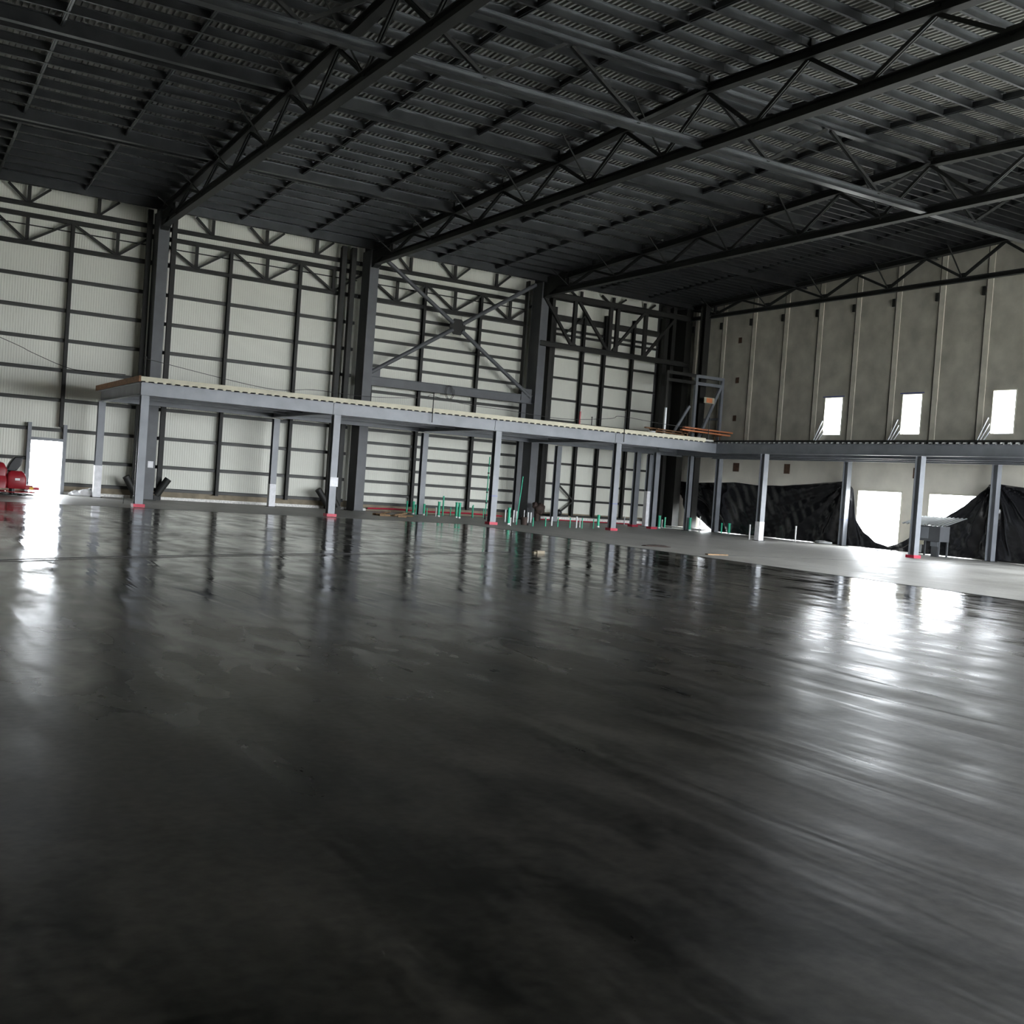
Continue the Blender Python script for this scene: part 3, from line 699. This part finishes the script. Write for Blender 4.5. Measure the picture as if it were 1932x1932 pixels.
m = MB(); m.bar((27.0, 39.6, ZP), (27.0, 39.6, 5.15), .06, .06); solid('red_stake', m, RED, 'short red stake standing on the long platform', 'stake')
# coil hung on the brace beam
m = MB()
pts = []
for k in range(26):
    a = 2 * PI * k / 12; pts.append((24.0 + .2 * math.cos(a) + k * .006, 46.582, 5.95 + .33 * math.sin(a)))
m.path(pts, .014, 6); solid('cable_coil', m, CABLE, 'coil of thin cable hung on the beam under the X brace', 'cable coil')

# ------------------------------------------------------------------ black plastic sheeting along the concrete wall
def interp(tab, y):
    tab = sorted(tab)
    if y <= tab[0][0]: return tab[0][1]
    for (a, za), (b, zb) in zip(tab, tab[1:]):
        if y <= b: return za + (zb - za) * (y - a) / (b - a)
    return tab[-1][1]
def tarp(top, bot, y0, y1, seed, lab, fans, x=38.98):
    R = random.Random(seed); m = MB(); ny = int((y1 - y0) / .035); nz = 46; ph = [R.uniform(0, 6.28) for _ in range(9)]
    for i in range(ny + 1):
        y = y0 + (y1 - y0) * i / ny; zt, zb = interp(top, y), interp(bot, y)
        for j in range(nz + 1):
            v = j / nz; z = zt + (zb - zt) * v
            d = 0
            for (fy, fz, dirn) in fans:          # folds fan out from a hanging point
                ry, rz = y - fy, fz - z; r = math.hypot(ry, rz) + .05; a = math.atan2(rz, ry * dirn)
                d += (math.sin(a * 13 + ph[0] + fy) * .55 + math.sin(a * 24 + ph[1]) * .3 + math.sin(a * 45 + ph[4] + r) * .1) * min(1, r / .7) * math.exp(-r / 4.5) * .2
            d += .05 * math.sin(y * 3.1 + z * 2.2 + ph[2]) + .02 * math.sin(y * 9 - z * 7 + ph[3]) + .004 * math.sin(z * 25 + y * 6 + ph[5])
            d += .30 * v * v * (.5 + .5 * math.sin(y * 1.7 + ph[6])) * .5
            m.v.append(Vector((min(x - .16 - .75 * d, x - .01), y, z)))
    for i in range(ny):
        for j in range(nz): a = i * (nz + 1) + j; m.f.append((a, a + nz + 1, a + nz + 2, a + 1))
    o = solid('plastic_sheeting', m, TARP, lab, 'plastic sheeting', 'black sheeting hung along the concrete wall', True)
    md = o.modifiers.new('thickness', 'SOLIDIFY'); md.thickness = .004
    return o
tarp([(34.75, 2.98), (35.5, 2.91), (38.8, 2.62), (40.7, 2.58), (42.2, 2.67), (45.4, 2.56), (47.1, 2.6)],
     [(34.75, .02), (43.4, .02), (43.6, .04), (44.4, .45), (45.36, .95), (45.9, 1.05), (46.4, 1.7), (47.1, 2.45)], 34.75, 47.1, 3,
     'largest black plastic sheet, hung left of the bright doorway', [(34.8, 3.0, 1), (46.5, 2.6, -1)])
tarp([(27.2, 3.12), (27.5, 3.05), (28.08, 2.51), (28.55, 2.12), (29.4, 1.63), (30.6, .97), (31.5, .42), (32.3, .16), (32.87, .3), (33.65, .7), (34.2, 1.3), (34.5, 2.57), (34.68, 3.0)],
     [(27.2, .02), (34.68, .02)], 27.2, 34.68, 11, 'black plastic sheet sagging to the floor between two platform columns', [(27.3, 3.1, 1), (34.6, 3.0, -1)])
tarp([(20.5, 2.2), (22.5, 2.6), (26.0, 3.0), (27.1, 3.1)], [(20.5, .02), (27.1, .02)], 20.5, 27.1, 29, 'black plastic sheet running off at the right edge of the view', [(27.1, 3.1, -1), (21, 3, 1)])
m = MB()
for i in range(26):
    pass
R = random.Random(5)
m = MB(); m.lump((38.4, 35.6, .05), (.22, .5, .09), 3, flat=0.0); solid('plastic_scrap', m, BAG, 'pale plastic scrap on the floor before the black sheeting', 'plastic scrap', None, True)

# ------------------------------------------------------------------ pipes rising from the slab
PIPES = [(22.11, 46.3, 0.6, 0.038, 'g'), (22.35, 46.1, 0.6, 0.063, 'g'), (22.3, 45.7, 0.47, 0.025, 'g'), (22.62, 45.5, 0.52, 0.05, 'g'), (22.47, 44.9, 0.35, 0.025, 'g'), (23.04, 45.09, 0.4, 0.025, 'w'), (22.92, 44.58, 0.69, 0.061, 'g'), (23.92, 46.1, 0.94, 0.038, 'g'), (24.44, 46.3, 0.41, 0.026, 'g'), (23.75, 44.41, 0.71, 0.062, 'g'), (23.65, 43.92, 0.71, 0.061, 'g'), (25.64, 46.3, 0.55, 0.026, 'g'), (25.26, 45.55, 0.61, 0.025, 'g'), (26.27, 46.3, 0.45, 0.026, 'g'), (25.24, 44.3, 2.95, 0.025, 't'), (24.37, 42.5, 0.65, 0.048, 'g'), (23.66, 39.49, 0.72, 0.062, 'g'), (25.13, 42.27, 0.55, 0.036, 'w'), (23.16, 38.5, 0.33, 0.022, 'w'), (25.88, 42.78, 0.54, 0.037, 'w'), (26.15, 42.97, 0.49, 0.037, 'w'), (27.74, 44.87, 0.52, 0.026, 'w'), (26.84, 43.06, 0.47, 0.037, 'w'), (27.1, 43.23, 0.47, 0.037, 'w'), (24.64, 39.09, 0.36, 0.023, 'g'), (25.7, 39.75, 0.37, 0.023, 'g'), (26.64, 40.7, 0.4, 0.036, 'w'), (26.42, 39.86, 0.4, 0.023, 'g'), (26.73, 39.36, 0.44, 0.023, 'g'), (27.31, 39.71, 0.49, 0.035, 'w'), (28.04, 40.5, 0.41, 0.024, 'w'), (27.42, 39.43, 0.45, 0.023, 'g'), (28.49, 40.07, 0.41, 0.024, 'g'), (29.85, 41.6, 0.58, 0.063, 'g'), (35.14, 46.6, 0.45, 0.028, 'w'), (35.8, 46.6, 0.46, 0.029, 'w'), (35.73, 44.37, 0.66, 0.069, 'g'), (37.4, 46.2, 0.41, 0.029, 'w'), (37.5, 46.1, 0.55, 0.044, 'g'), (36.85, 43.25, 0.67, 0.069, 'g'), (37.17, 42.85, 0.77, 0.027, 'w'), (37.9, 42.0, 0.52, 0.041, 'g'), (38.0, 41.54, 0.54, 0.068, 'g'), (34.46, 36.32, 0.67, 0.036, 'w'), (37.45, 36.42, 0.72, 0.037, 'w')]
def u_of(x, y): 
    P = Vector((x, y, -1.6)); return P.dot(rgt) / P.dot(fwd)
cls = {}
for (x, y, h, r, c) in sorted(PIPES, key=lambda p: u_of(p[0], p[1])):
    kind_ = 'tall' if c == 't' else ('white' if c == 'w' else ('thick green' if r > .045 else 'thin green'))
    cls[kind_] = cls.get(kind_, 0) + 1
    mt = WHITEP if c == 'w' else GREEN
    if kind_ == 'tall':
        t = thing('tall_pipe', (x, y, 0), 'tall thin green pipe with dark couplings rising left of the third front column', 'pipe')
        MB().tube((x, y, 0), (x + .03, y, h), r, 10).build('tube', mt, t, True)
        for z in (.75, 1.25, 2.15, 2.5): MB().tube((x + .03 * z / h, y, z), (x + .03 * z / h, y, z + .07), r * 1.9, 10).build('coupling', BLACK, t, True)
        MB().tube((x, y, 0), (x, y, .25), r * 1.6, 10).build('collar', BLACK, t, True)
        continue
    lab = '%s pipe stub standing in the slab, %s of its kind counted from the left' % (kind_, ORD[cls[kind_]])
    t = thing('pipe_stub', (x, y, 0), lab, 'pipe', kind_ + ' pipe stubs under the platform')
    MB().tube((x, y, 0), (x, y, h), r, 14).build('tube', mt, t, True)
    MB().tube((x, y, h - .04), (x, y, h + .012), r * 1.12, 14).build('end_cap', mt, t, True)
    if c == 'g' and r > .045: MB().tube((x, y, 0), (x, y, .07), r * 1.08, 14).build('mortar_ring', WHITEP, t, True)
m = MB(); m.tube((24.3, 39.9, 0), (24.6, 40.1, 2.1), .022, 8); solid('leaning_pipe', m, GREEN, 'thin green pipe leaning up right behind the third front column', 'pipe', None, True)

# red edging along the upstand
m = MB(); m.path([(20.6, 47.45, .13), (22, 47.4, .16), (24, 47.42, .12), (26, 47.38, .15), (28.0, 47.42, .1)], .04, 6); solid('red_barrier_tape', m, REDT, 'long red strip lying at the foot of the wall behind the green pipes', 'red strip')
m = MB(); m.path([(30.2, 47.3, .05), (31.5, 47.25, .07), (33, 47.28, .05), (35, 47.2, .07), (37, 47.25, .05)], .03, 6); solid('red_barrier_tape', m, REDT, 'red strip at the foot of the wall right of the third tall column', 'red strip')

# ------------------------------------------------------------------ loose things on the floor
def wood(x, y, L_, w, h, ang, lab, z=0, tilt=0):
    c, s = math.cos(ang), math.sin(ang)
    p0 = Vector((x - c * L_ / 2, y - s * L_ / 2, z + h / 2)); p1 = Vector((x + c * L_ / 2, y + s * L_ / 2, z + h / 2 + tilt))
    m = MB(); m.bar(p0, p1, w, h); solid('wood_offcut', m, WOOD, lab, 'wood offcut', 'wood offcuts in the heap on the slab')
R = random.Random(12)
for k in range(15):
    wood(19.5 + R.uniform(-.6, .6), 42.3 + R.uniform(-.6, .6), R.uniform(.3, .8), R.uniform(.06, .13), R.uniform(.04, .09), R.uniform(-.9, .9),
         'brown wood offcut in the loose heap on the slab left of the green pipes', 0 if k < 10 else .04, R.uniform(0, .12) if k > 8 else 0)
m = MB(); m.box(14.5, 14.72, 22.7, 22.85, 0, .07); m.box(14.42, 14.5, 22.73, 22.82, 0, .04); solid('broken_block', m, CURB, 'small broken block on the polished floor near the dark line', 'block')
m = MB(); m.lump((22.4, 27.9, .0), (.55, .3, .05), 8, flat=0.0); solid('debris_patch', m, BROWN, 'flat dark scrap of debris on the pale slab', 'debris', None, True)
m = MB(); m.box(21.7, 22.5, 24.55, 24.68, 0, .035); solid('loose_batten', m, WOOD, 'short pale batten lying on the pale slab', 'batten')
cable('floor_cable', [(-1.2, 15.6, .012), (1.8, 17.35, .012), (3.46, 18.35, .012), (5.46, 19.3, .012), (8.09, 20.45, .012), (11.17, 21.65, .012), (13.72, 22.78, .012)], .008, 'thin dark cable lying across the polished floor')
m = MB(); m.lump((8.0, 46.7, .1), (.42, .3, .2), 4, flat=0.0, amp=.35); m.lump((7.55, 46.8, .06), (.3, .22, .14), 9, flat=0.0, amp=.35); solid('plastic_bundle', m, BAG, 'crumpled white plastic bundle on the floor right of the doorway', 'plastic bundle', None, True)
m = MB(); m.tube((8.25, 41.2, 0), (8.26, 41.2, .28), .012, 6); solid('small_peg', m, STEEL, 'tiny peg standing in the slab left of the first front column', 'peg')
t = thing('tool_bucket', (24.8, 40.1, 0), 'dark dented bucket on the slab between the white pipe stubs', 'bucket')
MB().tube((24.8, 40.1, 0), (24.8, 40.1, .34), .13, 14, .16).build('tub', BROWN, t, True); MB().path([(24.66, 40.1, .34), (24.7, 40.1, .46), (24.85, 40.05, .5), (24.94, 40.1, .34)], .01, 6).build('handle', CABLE, t, True)
MB().box(24.95, 25.2, 39.95, 40.05, 0, .05).build('trowel', STEEL, t)
m = MB(); m.lump((29.1, 45.6, .6), (.24, .2, .27), 21, amp=.3); m.lump((28.85, 45.7, .78), (.15, .15, .16), 22, amp=.3); m.tube((29.0, 45.7, 0), (29.0, 45.7, .5), .1, 8, .14)
solid('sack_bundle', m, BROWN, 'dark brown sack bundle propped at the foot of the third tall column', 'sack bundle', None, True)
m = MB(); m.lump((31.1, 46.9, .45), (.16, .15, .17), 2, amp=.1); m.lump((30.6, 47.0, .3), (.5, .12, .07), 3, amp=.2); solid('cable_reel', m, BLACK, 'small black reel with hose on the wall ledge behind the pipes', 'reel', None, True)

# ------------------------------------------------------------------ corrugated-roofed site box on legs
bx0, bx1, by0, by1 = 37.3, 37.9, 28.45, 29.6
t = thing('site_switch_box', (37.6, 29.0, 0), 'grey switch box on legs under a small corrugated roof, before the sagging sheet', 'switch box')
for x in (bx0 + .04, bx1 - .04):
    for y in (by0 + .04, by1 - .04): MB().box(x - .03, x + .03, y - .03, y + .03, 0, 1.25).build('leg', STEELB, t)
MB().box(bx0, bx1, by0, by1, .62, 1.24).build('cabinet', STEELB, t)
MB().box(bx0 - .01, bx0, by0 + .55, by0 + .95, .72, 1.18).build('door_panel', MEZZ, t)
for k in range(4): MB().box(bx0 - .03, bx0, by1 - .2, by1 - .08, .78 + k * .11, .84 + k * .11).build('socket', STEEL, t)
MB().box(bx0 - .02, bx0, by0 + .75, by1 - .02, .45, .62).build('label_plate', FLASH, t); MB().box(bx0 - .02, bx0, by0 + .04, by0 + .4, .42, .6).build('label_plate', MEZZ, t)
MB().box(bx0 - .015, bx0, by0 + .05, by0 + .36, 0, .44).build('side_panel', STEELB, t); MB().box(bx0 - .015, bx0, by1 - .32, by1 - .03, 0.12, .5).build('side_panel', ZINC, t)
m = MB(); k0 = 0; pts = []
n_ = 44
for i in range(n_ + 1):
    y = 27.9 + (30.05 - 27.9) * i / n_; w = .032 * math.sin(i * 2 * PI / 4 + .4)
    pts.append((y, w))
for xx, zz in ((36.95, 1.27), (38.2, 1.62)):
    for y, w in pts: m.v.append(Vector((xx, y, zz + w)))
for i in range(n_): m.f.append((i, i + 1, n_ + 2 + i, n_ + 1 + i))
for xx, zz in ((36.95, 1.262), (38.2, 1.612)):
    for y, w in pts: m.v.append(Vector((xx, y, zz + w)))
o = 2 * (n_ + 1)
for i in range(n_): m.f.append((o + i + 1, o + i, o + n_ + 1 + i, o + n_ + 2 + i))
m.build('corrugated_roof', ZINC, t)
MB().path([(37.3, 29.6, .6), (37.2, 30.1, .25), (37.1, 30.7, .06), (36.9, 31.2, .02)], .018, 6).build('cable', CABLE, t, True)

# ------------------------------------------------------------------ red ride-on power trowel
mx, my = 4.55, 43.3
t = thing('ride_on_trowel', (mx, my, 0), 'red ride-on floor trowel machine with a black seat near the open doorway', 'power trowel')
def loft(prof_list):
    """stack of closed rings, each a list of points"""
    m = MB(); n = len(prof_list[0])
    for ring in prof_list: m.v += [Vector(p) for p in ring]
    for i in range(len(prof_list) - 1):
        for j in range(n): m.f.append((i * n + j, i * n + (j + 1) % n, (i + 1) * n + (j + 1) % n, (i + 1) * n + j))
    m.f.append(tuple(n - 1 - j for j in range(n))); m.f.append(tuple((len(prof_list) - 1) * n + j for j in range(n))); return m
def rr(x0, x1, y0, y1, z, r=.08, k=4):
    out = []
    for cx_, cy_, a0 in ((x1 - r, y1 - r, 0), (x0 + r, y1 - r, 90), (x0 + r, y0 + r, 180), (x1 - r, y0 + r, 270)):
        for i in range(k + 1): a = math.radians(a0 + 90 * i / k); out.append((cx_ + r * math.cos(a), cy_ + r * math.sin(a), z))
    return out
body = loft([rr(4.55, 5.12, 42.9, 43.75, .28), rr(4.52, 5.16, 42.86, 43.8, .36), rr(4.52, 5.16, 42.86, 43.8, .68), rr(4.55, 5.1, 42.9, 43.75, .84), rr(4.62, 5.02, 42.96, 43.7, .92)])
body.build('engine_cover', RED, t, True)
loft([rr(3.4, 4.5, 42.8, 43.9, .28), rr(3.35, 4.52, 42.8, 43.9, .5), rr(3.6, 4.5, 42.9, 43.8, .72)]).build('front_deck', RED, t, True)
loft([rr(3.75, 4.5, 42.95, 43.7, .7), rr(3.8, 4.52, 42.95, 43.7, .95), rr(4.0, 4.42, 43.0, 43.65, 1.16), rr(4.08, 4.36, 43.05, 43.6, 1.2)]).build('fuel_tank', RED, t, True)
m = MB(); prof_ = [(4.50, .93), (4.84, .93), (4.98, 1.14), (5.03, 1.42), (4.76, 1.44), (4.60, 1.2)]
m.prism(prof_, 43.05, 43.55, Matrix(((1, 0, 0), (0, 1, 0), (0, 0, 1)))); bev = m.build('seat_back', BLACK, t); bv = bev.modifiers.new('round', 'BEVEL'); bv.width = .04; bv.segments = 3
m = MB(); m.box(4.3, 4.8, 43.05, 43.6, .9, 1.0); so = m.build('seat', BLACK, t); bv = so.modifiers.new('round', 'BEVEL'); bv.width = .04; bv.segments = 3
MB().box(4.78, 4.94, 42.848, 42.86, .58, .66).build('badge', PAPER, t)
m = MB()
for cx_ in (3.75, 4.75):                      # two guard rings with blades
    P = [(cx_ + .78 * math.cos(a * PI / 16), my + .1 + .78 * math.sin(a * PI / 16), .16) for a in range(33)]; MB().path(P, .018, 6).build('guard_ring', RED, t, True)
    P = [(cx_ + .72 * math.cos(a * PI / 16), my + .1 + .72 * math.sin(a * PI / 16), .06) for a in range(33)]; MB().path(P, .02, 6).build('guard_ring', STEEL, t, True)
    for q in range(4):
        a = q * PI / 2 + .5; c, s = math.cos(a), math.sin(a)
        b = MB(); b.bar((cx_ + .15 * c, my + .1 + .15 * s, .05), (cx_ + .68 * c, my + .1 + .68 * s, .03), .2, .012); b.bar((cx_, my + .1, .09), (cx_ + .6 * c, my + .1 + .6 * s, .08), .04, .03); b.build('blade', STEEL, t)
    MB().tube((cx_, my + .1, .03), (cx_, my + .1, .28), .1, 12).build('gearbox', BLACK, t, True)
MB().box(5.14, 5.4, 42.95, 43.4, .26, .42).build('side_bracket', RED, t); MB().box(5.42, 5.62, 42.95, 43.3, .26, .36).build('side_step', REDT, t)
MB().box(5.28, 5.42, 42.935, 42.95, .27, .36).build('warning_label', YEL, t)
MB().path([(5.2, 43.0, .5), (5.3, 43.0, .56), (5.5, 43.0, .54), (5.5, 43.0, .4)], .014, 6).build('side_handle', STEEL, t, True)
for x, dx in ((4.15, -.12), (4.3, .0)): MB().path([(x, 43.1, .7), (x + dx, 43.05, 1.0), (x + dx - .05, 43.0, 1.25)], .018, 6).build('control_lever', STEEL, t, True)

for o in bpy.data.objects:
    if '_o' in o: del o['_o']
